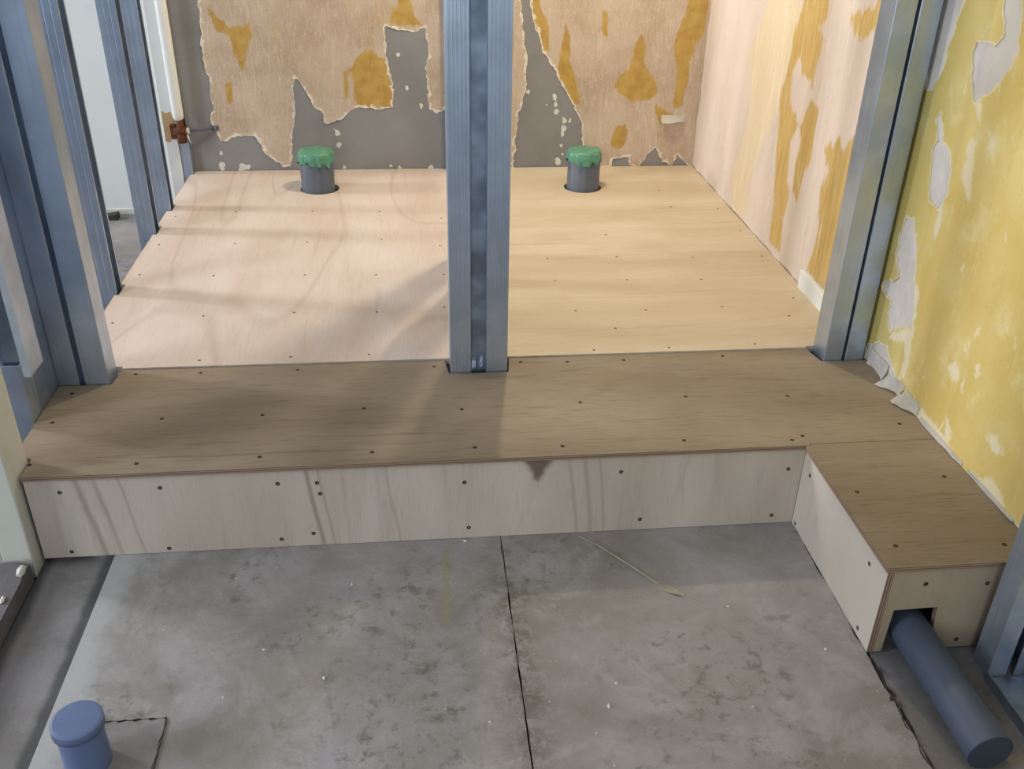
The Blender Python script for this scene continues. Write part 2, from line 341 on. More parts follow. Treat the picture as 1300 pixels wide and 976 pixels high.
def paper_yellow():
    t = T('glue_yellowed_wallpaper')
    v = t.map((1, 1, .22), rot=(.12, 0, 0))
    st = t.noise(18, 5, .65, .3, v)
    blo = t.noise(4.2, 4, .6)
    fine = t.noise(70, 4, .6)
    c = t.mix(t.step(blo, .35, .7), hexc('#d2b86c'), hexc('#dac785'))
    c = t.mix(t.math('MULTIPLY', t.step(st, .5, .72), .4), c, hexc('#bfa65a'))
    c = t.mix(t.math('MULTIPLY', t.step(t.noise(11, 5, .65), .52, .70), .5), c, hexc('#e2d6a4'))
    c = t.mix(t.math('MULTIPLY', t.step(t.noise(26, 5, .7, .4, t.map((1, 1, .5), (4, 7, 2))), .62, .70), .5), c, hexc('#ebe2c2'))
    c = t.mix(t.math('MULTIPLY', t.step(fine, .60, .8), .3), c, hexc('#a88c3c'))
    # olive tint towards the old corner by the post
    y = t.sep()[1]
    ol = t.math('MULTIPLY', t.step(t.math('ADD', y, t.math('MULTIPLY', blo, .12)), .22, .42), .55)
    c = t.mix(ol, c, hexc('#a39a58'))
    nz = t.math('MULTIPLY', t.math('SUBTRACT', t.noise(55, 4, .65), .5), .03)
    f = t.step(t.math('ADD', t.attr('pale'), nz), -.005, .006)
    c = t.mix(t.math('MULTIPLY', f, .75), c, hexc('#e6dcc0'))
    rim = t.step(t.math('ADD', t.attr('edge'), t.math('MULTIPLY', t.math('SUBTRACT', t.noise(45, 4), .5), .012)), .006, .001)
    c = t.mix(t.math('MULTIPLY', rim, .7), c, hexc('#e2dabf'))
    return t.done(c, .8, 0, t.math('ADD', st, fine), .35, .002, .25)


def concrete_wall():
    t = T('grey_cement_skim')
    a = t.noise(3, 4, .6)
    b = t.noise(40, 4, .6)
    c = t.mix(t.step(a, .3, .7), hexc('#92918f'), hexc('#848382'))
    c = t.mix(t.math('MULTIPLY', t.step(b, .55, .8), .25), c, hexc('#a5a3a0'))
    return t.done(c, .9, 0, b, .15, .001, .2)


def gypsum_wall():
    t = T('old_lilac_plaster')
    a = t.noise(9, 4, .6)
    c = t.mix(t.step(a, .35, .7), hexc('#d3cdc4'), hexc('#c3bcb4'))
    c = t.mix(t.math('MULTIPLY', t.step(t.noise(60, 3), .55, .8), .3), c, hexc('#e2dfd8'))
    return t.done(c, .9, 0, t.noise(90, 3), .2, .001, .2)


def concrete_floor(name, tone=1.0, stripe=False, strip=False):
    t = T(name)
    a = t.noise(2.2, 5, .6, .2)
    b = t.noise(6.5, 7, .72, .5)
    d = t.noise(30, 6, .72, .2)
    e = t.noise(170, 3, .6)
    g = t.noise(4.2, 6, .7, .6, t.map((1, 1, 1), (3, 9, 0)))
    c = t.mix(t.step(a, .34, .66), hexc('#87837c'), hexc('#9a9694'))
    c = t.mix(t.math('MULTIPLY', t.step(b, .47, .64), .5), c, hexc('#afabad'))
    c = t.mix(t.math('MULTIPLY', t.step(b, .46, .34), .42), c, hexc('#7d7870'))
    c = t.mix(t.math('MULTIPLY', t.step(g, .52, .66), .35), c, hexc('#a9a5ac'))
    c = t.mix(t.math('MULTIPLY', t.step(g, .45, .33), .35), c, hexc('#7e7869'))
    dk = t.math('MULTIPLY', t.step(d, .50, .66), t.step(t.noise(3.1, 4, .6, .3, t.map((1, 1, 1), (5, 3, 0))), .44, .60))
    c = t.mix(t.math('MULTIPLY', dk, .6), c, hexc('#5b564e'))
    c = t.mix(t.math('MULTIPLY', t.step(e, .58, .78), .35), c, hexc('#6a6662'))
    c = t.mix(t.math('MULTIPLY', t.step(t.noise(90, 4, .7), .62, .72), .35), c, hexc('#c4c0bd'))
    x, y, z = t.sep()
    # dirt ground into both sides of the joint between the two slabs
    jd = t.math('ABSOLUTE', t.math('SUBTRACT', x, .905))
    jm = t.math('MULTIPLY', t.step(t.math('ADD', jd, t.math('MULTIPLY', t.noise(15, 3), .09)), .11, .03), t.step(y, -.02, -.18))
    c = t.mix(t.math('MULTIPLY', t.math('MULTIPLY', jm, t.step(d, .38, .58)), .8), c, hexc('#564d42'))
    if stripe:
        sx = t.step(t.math('ABSOLUTE', t.math('SUBTRACT', x, t.math('ADD', .790, t.math('MULTIPLY', y, .04)))), .0085, .0055)
        sy = t.math('MULTIPLY', t.step(y, -.25, -.23), t.step(y, -.02, -.05))
        s = t.math('MULTIPLY', t.math('MULTIPLY', sx, sy), t.step(d, .25, .55))
        c = t.mix(t.math('MULTIPLY', s, .5), c, hexc('#96935c'))
        # smooth pale cement smeared along the left edge of the slab
        pe = t.step(t.math('ADD', x, t.math('MULTIPLY', t.noise(12, 4, .6), .08)), .25, .19)
        c = t.mix(t.math('MULTIPLY', pe, .75), c, hexc('#b4b6b6'))
    if tone != 1.0:
        c = t.mix(1.0, c, (tone, tone, tone * 1.03, 1), 'MULTIPLY')
    if strip:     # shadow line of the joint painted dark, plus a dark band at the left edge
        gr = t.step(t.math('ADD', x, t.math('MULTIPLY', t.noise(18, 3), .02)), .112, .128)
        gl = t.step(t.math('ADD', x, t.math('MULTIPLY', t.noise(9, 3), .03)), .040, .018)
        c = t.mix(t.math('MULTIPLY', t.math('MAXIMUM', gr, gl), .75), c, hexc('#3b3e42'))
    return t.done(c, t.math('ADD', .62, t.math('MULTIPLY', b, .25)), 0, t.math('ADD', d, t.math('MULTIPLY', e, .5)), .4, .003, .3)


M['paper_back'] = paper_back()
M['paper_right'] = paper_right()
M['paper_yellow'] = paper_yellow()
M['cement'] = concrete_wall()
M['gypsum'] = gypsum_wall()
M['floor'] = concrete_floor('concrete_floor', 1.0, True)
M['floor_dark'] = concrete_floor('concrete_floor_grimy', .72)
M['patch'] = concrete_floor('concrete_patch', .82)
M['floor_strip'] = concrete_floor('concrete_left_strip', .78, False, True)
M['curb'] = concrete_floor('concrete_dark_curb', .42)


# ------------------------------------------------------------------ mesh helpers
def link(name, me, mats, parent=None):
    o = bpy.data.objects.new(name, me)
    COL.objects.link(o)
    for m in (mats if isinstance(mats, (list, tuple)) else [mats]):
        if len(me.materials) < len(mats if isinstance(mats, (list, tuple)) else [mats]):
            me.materials.append(M[m])
    if parent: o.parent = parent
    return o


def bm_obj(name, bm, mats, parent=None, smooth=False):
    bmesh.ops.recalc_face_normals(bm, faces=bm.faces)
    me = bpy.data.meshes.new(name)
    bm.to_mesh(me)
    bm.free()
    if smooth:
        for p in me.polygons: p.use_smooth = True
    return link(name, me, mats, parent)


def box(bm, x0, x1, y0, y1, z0, z1, bevel=0):
    r = bmesh.ops.create_cube(bm, size=1)
    for v in r['verts']:
        v.co = Vector(((x0 + x1) / 2 + v.co.x * (x1 - x0), (y0 + y1) / 2 + v.co.y * (y1 - y0), (z0 + z1) / 2 + v.co.z * (z1 - z0)))
    if bevel:
        es = {e for v in r['verts'] for e in v.link_edges}
        bmesh.ops.bevel(bm, geom=list(es), offset=bevel, segments=2, affect='EDGES', profile=.5)
    return bm


def boxo(name, b, mats, parent=None, bevel=0):
    return bm_obj(name, box(bmesh.new(), *b, bevel=bevel), mats, parent)


def plate(name, outline, holes, z0, z1, mats, parent=None, plane='xy', bevel=.0012):
    """flat board from an outline with holes, extruded; side faces use material slot 1"""
    bm = bmesh.new()
    edges = []
    for loop in [outline] + holes:
        vs = [bm.verts.new((a, b, z1)) for a, b in loop]
        for i in range(len(vs)):
            edges.append(bm.edges.new((vs[i], vs[(i + 1) % len(vs)])))
    bmesh.ops.triangle_fill(bm, edges=edges, use_beauty=True, use_dissolve=False)
    r = bmesh.ops.extrude_face_region(bm, geom=list(bm.faces))
    for v in [g for g in r['geom'] if isinstance(g, bmesh.types.BMVert)]:
        v.co.z = z0
    bmesh.ops.recalc_face_normals(bm, faces=bm.faces)
    for f in bm.faces:
        if abs(f.normal.z) < .5 and len(mats) > 1: f.material_index = 1
    if plane == 'xz':      # a=x, b=z, depth = y
        for v in bm.verts: v.co = Vector((v.co.x, v.co.z, v.co.y))
    elif plane == 'yz':    # a=y, b=z, depth = x
        for v in bm.verts: v.co = Vector((v.co.z, v.co.x, v.co.y))
    return bm_obj(name, bm, mats, parent)


def tube(bm, p0, p1, r0, r1=None, seg=32, cap=True):
    r1 = r0 if r1 is None else r1
    p0, p1 = Vector(p0), Vector(p1)
    q = (p1 - p0).to_track_quat('Z', 'Y')
    A = [bm.verts.new(p0 + q @ Vector((r0 * math.cos(a), r0 * math.sin(a), 0))) for a in [2 * math.pi * i / seg for i in range(seg)]]
    B = [bm.verts.new(p1 + q @ Vector((r1 * math.cos(a), r1 * math.sin(a), 0))) for a in [2 * math.pi * i / seg for i in range(seg)]]
    for i in range(seg):
        f = bm.faces.new((A[i], A[(i + 1) % seg], B[(i + 1) % seg], B[i]))
        f.smooth = True
    if cap:
        bm.faces.new(A[::-1])
        bm.faces.new(B)
    return bm


def lathe(bm, prof, cx, cy, seg=40, wob=None):
    rings = []
    for k, (r, z) in enumerate(prof):
        ring = []
        for i in range(seg):
            a = 2 * math.pi * i / seg
            dr, dz = wob(k, a) if wob else (0, 0)
            ring.append(bm.verts.new((cx + (r + dr) * math.cos(a), cy + (r + dr) * math.sin(a), z + dz)))
        rings.append(ring)
    for k in range(len(rings) - 1):
        for i in range(seg):
            f = bm.faces.new((rings[k][i], rings[k][(i + 1) % seg], rings[k + 1][(i + 1) % seg], rings[k + 1][i]))
            f.smooth = True
    return rings


def empty(name, loc=(0, 0, 0)):
    o = bpy.data.objects.new(name, None)
    COL.objects.link(o)
    o.empty_display_size = .05
    o.location = loc
    return o


def tag(o, label, cat, group=None, kind=None):
    if label: o['label'] = label
    if cat: o['category'] = cat
    if group: o['group'] = group
    if kind: o['kind'] = kind
    return o


def struct(o, label, cat):
    return tag(o, label, cat, None, 'structure')


# ------------------------------------------------------------------ torn sheet builder
def vnoise(x, y, seed):
    xi, yi = np.floor(x).astype(int), np.floor(y).astype(int)
    fx, fy = x - xi, y - yi
    fx, fy = fx * fx * (3 - 2 * fx), fy * fy * (3 - 2 * fy)

    def hsh(a, b):
        n = (a * 374761393 + b * 668265263 + seed * 974634777) & 0x7fffffff
        n = ((n ^ (n >> 13)) * 1274126177) & 0x7fffffff
        return ((n ^ (n >> 16)) & 0xffff) / 65535.0
    return (hsh(xi, yi) * (1 - fx) + hsh(xi + 1, yi) * fx) * (1 - fy) + (hsh(xi, yi + 1) * (1 - fx) + hsh(xi + 1, yi + 1) * fx) * fy


def sdf(poly, A, Z):
    """signed distance, positive inside"""
    P = np.array(poly)
    d = np.full(A.shape, 9.0)
    ins = np.zeros(A.shape, bool)
    for i in range(len(P)):
        (ax, ay), (bx, by) = P[i - 1], P[i]
        ex, ey = bx - ax, by - ay
        t = np.clip(((A - ax) * ex + (Z - ay) * ey) / (ex * ex + ey * ey + 1e-12), 0, 1)
        d = np.minimum(d, np.hypot(A - ax - t * ex, Z - ay - t * ey))
        c = ((ay > Z) != (by > Z)) & (A < ex * (Z - ay) / (by - ay + 1e-12) + ax)
        ins ^= c
    return np.where(ins, d, -d)


def union(polys, A, Z):
    r = np.full(A.shape, -9.0)
    for p in polys: r = np.maximum(r, sdf(p, A, Z))
    return r


def sheet(name, parent, mat, axis, pos, off, rect, step, field, attrs, rag=.010, curl=.003, seed=1):
    """thin torn sheet lying on a wall. axis 'y': wall plane y=pos (a = x); axis 'x': wall plane x=pos (a = y)"""
    a0, a1, z0, z1 = rect
    na, nz = int((a1 - a0) / step) + 1, int((z1 - z0) / step) + 1
    A, Z = np.meshgrid(np.linspace(a0, a1, na), np.linspace(z0, z1, nz), indexing='ij')
    base = field(A, Z)
    F = base + rag * (vnoise(A * 30, Z * 30, seed) - .5) + rag * .8 * (vnoise(A * 75, Z * 75, seed + 1) - .5) + rag * .5 * (vnoise(A * 160, Z * 160, seed + 2) - .5)
    E = {k: np.clip(fn(A, Z), -.06, .06) for k, fn in attrs.items()}
    E['edge'] = np.clip(F, -.06, .06)
    rel = off + .0012 * (vnoise(A * 22, Z * 9, seed + 5) - .5) + curl * np.clip(1 - F / .014, 0, 1) * vnoise(A * 24, Z * 24, seed + 7) ** 2
    keys = list(E)
    verts, vals, faces, vid, eid, skirt = [], [], [], {}, {}, []

    def addv(a, z, r, vs):
        verts.append((a, pos - r, z) if axis == 'y' else (pos - r, a, z))
        vals.append(vs)
        return len(verts) - 1

    def gv(i, j):
        k = (i, j)
        if k not in vid:
            vid[k] = addv(A[i, j], Z[i, j], rel[i, j], [E[q][i, j] for q in keys])
        return vid[k]

    def ev(p, q):
        k = (p, q) if p < q else (q, p)
        if k not in eid:
            t = F[k[0]] / (F[k[0]] - F[k[1]])
            L = lambda G: G[k[0]] * (1 - t) + G[k[1]] * t
            eid[k] = addv(L(A), L(Z), L(rel), [L(E[g]) for g in keys])
        return eid[k]
    pos_in = F > 0
    cnt = pos_in[:-1, :-1].astype(int) + pos_in[1:, :-1] + pos_in[1:, 1:] + pos_in[:-1, 1:]
    for i, j in zip(*np.nonzero(cnt)):
        i, j = int(i), int(j)
        cs = [(i, j), (i + 1, j), (i + 1, j + 1), (i, j + 1)]
        if cnt[i, j] == 4:
            faces.append([gv(*c) for c in cs])
            continue
        poly, cross = [], []
        for n in range(4):
            p, q = cs[n], cs[(n + 1) % 4]
            if pos_in[p]: poly.append(gv(*p))
            if pos_in[p] != pos_in[q]:
                e = ev(p, q)
                poly.append(e)
                cross.append(e)
        if len(poly) >= 3: faces.append(poly)
        if len(cross) == 2: skirt.append(cross)
    low = {}
    for e in skirt:
        for v in e:
            if v not in low:
                c = verts[v]
                verts.append((c[0], pos + .0002, c[2]) if axis == 'y' else (pos + .0002, c[1], c[2]))
                vals.append(vals[v])
                low[v] = len(verts) - 1
        faces.append([e[0], e[1], low[e[1]], low[e[0]]])
    me = bpy.data.meshes.new(name)
    me.from_pydata(verts, [], faces)
    V = np.array(vals, dtype=np.float32)
    for n, k in enumerate(keys):
        at = me.attributes.new(k, 'FLOAT', 'POINT')
        at.data.foreach_set('value', np.ascontiguousarray(V[:, n]))
    me.update()
    return link(name, me, mat, parent)


# ================================================================== THE SETTING
floor = struct(boxo('floor', (-4.2, 2.1, -1.6, 2.25, -.12, -.03), 'floor_dark'), 'grey concrete floor with joints and dusty stains', 'floor')


def jag(x, y0, y1, amp, n, seed):
    r = random.Random(seed)
    return [(x + (r.random() - .5) * amp, y0 + (y1 - y0) * i / n) for i in range(n + 1)]


e9 = jag(.9012, .3, -1.5, .0022, 70, 1)
e9b = jag(.9030, -1.5, .3, .0022, 70, 2)
e15 = jag(1.522, .3, -1.5, .005, 60, 3)
e15b = jag(1.529, -1.5, .3, .006, 60, 4)
plate('concrete_slab', [(.134, -1.5), (.134, .3)] + e9, [], -.029, 0, ['floor', 'floor_dark'], floor)
plate('concrete_slab', e9b + e15, [], -.029, 0, ['floor', 'floor_dark'], floor)
plate('concrete_slab', e15b + [(2.0, .3), (2.0, -1.5)], [], -.029, -.003, ['floor_dark'], floor)
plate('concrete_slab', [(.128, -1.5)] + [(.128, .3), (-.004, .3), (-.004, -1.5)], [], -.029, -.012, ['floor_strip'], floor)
plate('concrete_slab', [(-.004, .302), (2.0, .302), (2.0, 2.2), (-4.1, 2.2), (-4.1, .12), (-.004, .12)], [], -.029, -.001, ['patch'], floor)
plate('concrete_curb', [(-.006, -1.5), (-.006, -.05), (-.03, -.042), (-4.1, -.042), (-4.1, -1.5)], [], -.029, .028, ['curb'], floor)
o = plate('concrete_patch', jag(.322, -.424, -.7, .004, 12, 8) + [(.215, -.7)] + [(.225 + .1 * i / 12, -.424 + .003 * ((i * 7) % 3 - 1)) for i in range(12)], [], -.02, .0025, ['patch'], floor)

def crack(pts, w, seed, zt=.0006, parent=floor):
    r = random.Random(seed)
    a = [(x + (r.random() - .5) * w * .8, y + (r.random() - .5) * w * .8) for x, y in pts]
    up, dn = [], []
    for i, (x, y) in enumerate(a):
        p, q = a[max(i - 1, 0)], a[min(i + 1, len(a) - 1)]
        d = Vector((q[0] - p[0], q[1] - p[1])).normalized()
        k = w * (.1 + .5 * r.random())
        up.append((x - d.y * k, y + d.x * k))
        dn.append((x + d.y * k, y - d.x * k))
    plate('grime_line', up + dn[::-1], [], -.004, zt, ['grime'], parent)


crack([(.222 + .101 * i / 14, -.423 + .001 * (i % 3)) for i in range(15)], .0012, 1, .003)
crack([(.323 + .0015 * (i % 2), -.424 - .2 * i / 20) for i in range(21)], .0008, 2, .0027)
crack([(1.527 - .004 * math.sin(i * .7), -.385 - .09 * i / 16) for i in range(17)], .0022, 3)
crack([(1.525 - .004 * math.sin(i * .9), -.475 - .04 * i / 10) for i in range(11)], .0065, 4)
crack([(1.522 - .003 * math.sin(i * .8), -.515 - .25 * i / 30) for i in range(31)], .0030, 5)

# back wall: cement skim with the remnants of torn wallpaper
wall_back = struct(boxo('wall_back', (-.046, 2.0, YB, YB + .14, -.03, 2.62), 'cement'), 'grey cement back wall with torn beige wallpaper remnants', 'wall')
stain = {'stain': lambda A, Z: union(STAIN_BACK, A, Z)}
sheet('wallpaper_remnant', wall_back, 'paper_back', 'y', YB, .0016, (-.06, .90, .17, .92), .0045,
      lambda A, Z: sdf(PAPER_LEFT, A, Z), stain, seed=11)
sheet('wallpaper_remnant', wall_back, 'paper_back', 'y', YB, .0016, (.88, 1.16, .17, .92), .0045,
      lambda A, Z: sdf(PAPER_RIGHT, A, Z), stain, seed=21)
sheet('wallpaper_remnant', wall_back, 'paper_back', 'y', YB, .0016, (1.10, 1.799, .17, .92), .0045,
      lambda A, Z: sdf(PAPER_RIGHT_B, A, Z), stain, seed=31)


def spots(A, Z):
    r = np.full(A.shape, -9.0)
    for a, z, s in WALL_SPOTS:
        r = np.maximum(r, s * .72 - np.hypot(A - a, (Z - z) * .7))
    return r


o = sheet('plaster_crumbs', wall_back, 'plaster_white', 'y', YB, .0012, (-.04, 1.79, .19, .62), .004, spots, {}, rag=.012, curl=0, seed=41)
o['kind'] = 'stuff'

# right wall: old plaster carrying stripped wallpaper
wall_right = struct(boxo('wall_right', (XR, XR + .14, -1.6, YB + .14, -.03, 2.62), 'gypsum'), 'right wall with glue-yellowed stripped wallpaper', 'wall')
sheet('wallpaper_remnant', wall_right, 'paper_right', 'x', XR, .0016, (.40, 1.903, .19, 1.15), .006,
      lambda A, Z: np.minimum(np.minimum(A - .405, 1.901 - A), Z - .203 - .05 * np.clip((.78 - A) * 40, 0, 1)),
      {'stain': lambda A, Z: union(STAIN_RIGHT, A, Z), 'pale': lambda A, Z: union(PALE_RIGHT, A, Z)}, rag=.006, seed=51)
sheet('wallpaper_remnant', wall_right, 'paper_yellow', 'x', XR, .0018, (-.9, .40, .10, 1.15), .006,
      lambda A, Z: np.minimum(np.minimum(.41 - A, Z - .196 + .15 * (A < -.37)), -union(HOLES_FRONT, A, Z)),
      {'pale': lambda A, Z: union(PALE_FRONT, A, Z)}, rag=.010, curl=.004, seed=61)
bb = boxo('baseboard_right', (1.786, XR, .60, .765, H, .252), 'white', wall_right, .002)
bb['label'] = 'short white piece of old baseboard'


def flap(parent, y0, y1, z0, z1, outx, seed, mat='torn_paper', back=False):
    """a tongue of torn paper peeling away from the wall"""
    r = random.Random(seed)
    bm = bmesh.new()
    nu, nv = 7, 6
    g = []
    for i in range(nu):
        row = []
        for j in range(nv):
            u, v = i / (nu - 1), j / (nv - 1)
            a = y0 + (y1 - y0) * u + (1 - v) * (r.random() - .5) * .006
            z = z1 + (z0 - z1) * (1 - v) + (r.random() - .5) * .004
            d = .003 + outx * (1 - v) ** 1.6 * (.6 + .5 * math.sin(3 * u + seed)) + (r.random() - .5) * .002
            row.append(bm.verts.new((a, YB - d, z) if back else (XR - d, a, z)))
        g.append(row)
    fs = [bm.faces.new((g[i][j], g[i + 1][j], g[i + 1][j + 1], g[i][j + 1])) for i in range(nu - 1) for j in range(nv - 1)]
    bmesh.ops.solidify(bm, geom=fs, thickness=.0012)
    return bm_obj('torn_paper_flap', bm, mat, parent)


flap(wall_right, .240, .325, .201, .238, .016, 3)
flap(wall_right, .160, .222, .203, .232, .038, 4)
flap(wall_right, .085, .150, .202, .228, .030, 5)
flap(wall_right, -.10, .07, .2005, .209, .005, 6)
flap(wall_right, -.28, -.12, .2005, .207, .004, 8)
flap(wall_back, 1.66, 1.745, .368, .392, .028, 7, back=True)

wall_far = struct(boxo('wall_left', (-4.2, -.046, 2.035, 2.17, -.03, 2.62), 'white'), 'bright white wall seen between the left studs', 'wall')
boxo('skirting_groove', (-1.6, -.06, 2.028, 2.035, -.001, .022), 'cream', wall_far, .002)
ceiling = struct(boxo('ceiling', (-1.2, 1.94, -.9, 2.17, 2.62, 2.72), 'white'), 'white ceiling above the stalls, out of view', 'ceiling')
trim = struct(boxo('trim_1', (-.062, -.006, -.034, .055, -.02, 2.62), 'cream', None, .003), 'cream painted wall end at the left of the step', 'trim')
trim2 = struct(boxo('trim_2', (-.114, -.071, 1.862, 2.034, -.001, 2.62), 'white', None, .002), 'white painted jamb beside the cement wall, chipped at the pipe', 'trim')
plate('bare_patch', [(-.112, .322), (-.098, .318), (-.086, .338), (-.073, .350), (-.072, .395), (-.080, .425), (-.096, .418), (-.112, .428)],
      [], 1.8605, 1.8635, ['tan'], trim2, 'xz')

# ================================================================== PLYWOOD PLATFORM
plat = empty('plywood_platform', (0.9, .9, 0))
tag(plat, 'raised plywood toilet platform with a brown front step and boxed pipe leg', 'platform')


def circ(cx, cy, r, n=32):
    return [(cx + r * math.cos(2 * math.pi * i / n), cy + r * math.sin(2 * math.pi * i / n)) for i in range(n)]


def put(o):                     # parts keep their world coordinates under the platform's Empty
    o.matrix_parent_inverse = Matrix.Translation(plat.location).inverted()
    return o


TH = .012
DT = .0095          # thinner deck sheet
HP = H + .0035      # the stall panels stand a few millimetres proud of the deck
lp = put(plate('floor_panel', [(.082, .4095), (.866, .4095), (.866, YB - .003), (-.034, YB - .003), (-.034, 1.862), (-.046, 1.862),
                               (-.046, 1.535), (-.030, 1.535), (-.030, 1.473), (-.046, 1.473), (-.046, 1.335), (-.031, 1.335),
                               (-.031, 1.262), (-.042, 1.262), (-.042, .886), (-.029, .886), (-.029, .818), (-.040, .818), (-.038, .418), (.082, .418)],
               [circ(.424, 1.684, .066)], H - TH, HP, ['ply_left', 'ply_edge_pale'], plat))
lp['label'] = 'pinkish pale plywood floor panel of the left stall'
rp = put(plate('floor_panel', [(.930, .4095), (1.676, .4095), (1.676, .416), (XR - .004, .416), (XR - .004, YB - .003), (.930, YB - .003)],
               [circ(1.337, 1.660, .066)], H - TH, HP, ['ply_right', 'ply_edge_pale'], plat))
rp['label'] = 'yellowish plywood floor panel of the right stall'
dk = put(plate('deck_board', [(0, -.006), (1.527, -.006), (1.527, .0), (XR - .003, .0), (XR - .003, .343), (1.688, .343), (1.676, .406), (.956, .406), (.949, .342),
                              (.813, .342), (.806, .406), (.082, .406), (.075, .342), (-.0360, .342), (-.0360, .062), (0, .058)],
               [], H - DT, H, ['ply_deck', 'ply_edge'], plat))
dk['label'] = 'greyish brown plywood deck strip in front of the stalls'
ld = put(plate('deck_board', [(1.517, -.380), (XR - .045, -.380), (XR - .003, -.360), (XR - .003, -.0015), (1.5285, -.0015), (1.5285, -.0065), (1.517, -.0065)],
               [], H - DT, H, ['ply_deck', 'ply_edge'], plat))
ld['label'] = 'brown plywood lid over the boxed pipe leg'
ri = put(plate('riser', [(.0, .001), (1.523, .001), (1.523, H - DT - .0006), (.0, H - DT - .0006)], [], 0, TH, ['ply_riser', 'ply_edge'], plat, 'xz'))
ri['label'] = 'pale vertical-grained riser with a dark knot at its top edge'
ls = put(plate('riser', [(-.375, .001), (-.001, .001), (-.001, H - DT - .0006), (-.375, H - DT - .0006)], [], 1.5232, 1.5352, ['ply_leg_side', 'ply_edge_x'], plat, 'yz'))
ls['label'] = 'bright pale side panel of the boxed pipe leg'
le = put(plate('end_panel', [(1.5355, .001), (1.550, .001), (1.553, .098), (1.632, .099), (1.640, .001), (1.790, .001), (1.790, H - DT - .0006), (1.5355, H - DT - .0006)],
               [], -.375, -.363, ['ply_leg_end', 'ply_edge'], plat, 'xz'))
le['label'] = 'tan plywood end panel cut out around the drain pipe'

# screws: one mesh, a dished head with a dark cross recess, copied to every measured place
sb = bmesh.new()
pr = [(.0001, .0002), (.0012, -.0005), (.0014, .0003), (.0028, .0004), (.0033, .0001), (.0033, -.002)]
rg = lathe(sb, pr, 0, 0, 12)
sb.faces.new(rg[0])
sme = bpy.data.meshes.new('screw')
bmesh.ops.recalc_face_normals(sb, faces=sb.faces)
sb.to_mesh(sme)
sb.free()
sme.materials.append(M['screw'])
sme2 = sme.copy()
sme2.materials[0] = M['screw_brown']
for v in sme.vertices:
    v.co.x *= 1.3
    v.co.y *= 1.3


def screws(parent, pts, fn, rot, me=sme):
    for p in pts:
        s = bpy.data.objects.new('screw', me)
        COL.objects.link(s)
        s.parent = parent
        s.location = fn(p)
        s.rotation_euler = rot


screws(lp, SCREWS_LEFT, lambda p: (p[0], p[1], HP + .0002), (0, 0, 0), sme2)
screws(rp, SCREWS_RIGHT, lambda p: (p[0], p[1], HP + .0002), (0, 0, 0), sme2)
screws(dk, SCREWS_DECK, lambda p: (p[0], p[1], H + .0002), (0, 0, 0))
screws(ld, SCREWS_LEG_DECK, lambda p: (p[0], p[1], H + .0002), (0, 0, 0))
screws(ri, SCREWS_RISER, lambda p: (p[0], -.0002, p[1]), (math.pi / 2, 0, 0))
screws(ls, SCREWS_LEG_SIDE, lambda p: (1.5230, p[0], p[1]), (0, -math.pi / 2, 0))
screws(le, SCREWS_LEG_END, lambda p: (p[0], -.3752, p[1]), (math.pi / 2, 0, 0))


# ================================================================== STEEL STUDS
def channel(name, x0, x1, y0, y1, z0, z1, parent=None, ribs=5, flip=False, lip=.012, mat='steel', side=False):
    """roll-formed C section: ribbed face towards -Y (or the open side when flip), lips at the other side"""
    w, d, t = x1 - x0, y1 - y0, .0022
    P = [(lip, d), (0, d), (0, d * .62), (.0005, d * .58), (.0005, d * .42), (0, d * .38), (0, 0.0015), (.0015, 0)]
    gs = w / (ribs + 1)
    for i in range(ribs):
        c = gs * (i + 1)
        P += [(c - .0020, 0), (c - .0008, .0005), (c + .0008, .0005), (c + .0020, 0)]
    P += [(w - .0015, 0), (w, .0015), (w, d * .38), (w - .0005, d * .42), (w - .0005, d * .58), (w, d * .62), (w, d), (w - lip, d),
          (w - lip, d - t), (w - t, d - t), (w - t, t + .001), (t, t + .001), (t, d - t), (lip, d - t)]
    if side:       # ribbed flange to -Y, the open side of the C to +X
        P = [(w, .007), (w, 0)]
        for i in range(ribs):
            c = w - gs * (i + 1)
            P += [(c + .0020, 0), (c + .0008, .0005), (c - .0008, .0005), (c - .0020, 0)]
        P += [(0, 0), (0, d), (w, d), (w, d - .007), (w - t, d - .007), (w - t, d - t), (t, d - t), (t, t), (w - t, t), (w - t, .007)]
    bm = bmesh.new()
    pts = [(x0 + a, (y1 - b) if flip else (y0 + b)) for a, b in P]
    lo = [bm.verts.new((a, b, z0)) for a, b in pts]
    hi = [bm.verts.new((a, b, z1)) for a, b in pts]
    n = len(pts)
    for i in range(n):
        bm.faces.new((lo[i], lo[(i + 1) % n], hi[(i + 1) % n], hi[i]))
    bm.faces.new(lo[::-1])
    bm.faces.new(hi)
    return bm_obj(name, bm, mat, parent)


TOP = 2.62
FL = -.001
# left corner post: two channels side by side
cp = tag(empty('stud_post'), 'dark blue-grey double steel stud post at the left corner of the deck', 'stud')
channel('steel_channel', -.0370, .008, .345, .407, FL, TOP, cp, 0)
channel('steel_channel', .019, .070, .345, .407, FL, TOP, cp, 0)
boxo('joining_web', (.006, .021, .372, .375, FL, TOP), 'steel_dark', cp)
# middle post: two channels with a recessed strip between them
mp = tag(empty('stud_post'), 'blue steel double stud post standing between the two stalls', 'stud')
channel('steel_channel', .817, .864, .345, .408, FL, TOP, mp, 5)
channel('steel_channel', .898, .946, .345, .408, FL, TOP, mp, 5)
boxo('joining_web', (.862, .900, .366, .369, FL, TOP), 'steel_dark', mp)


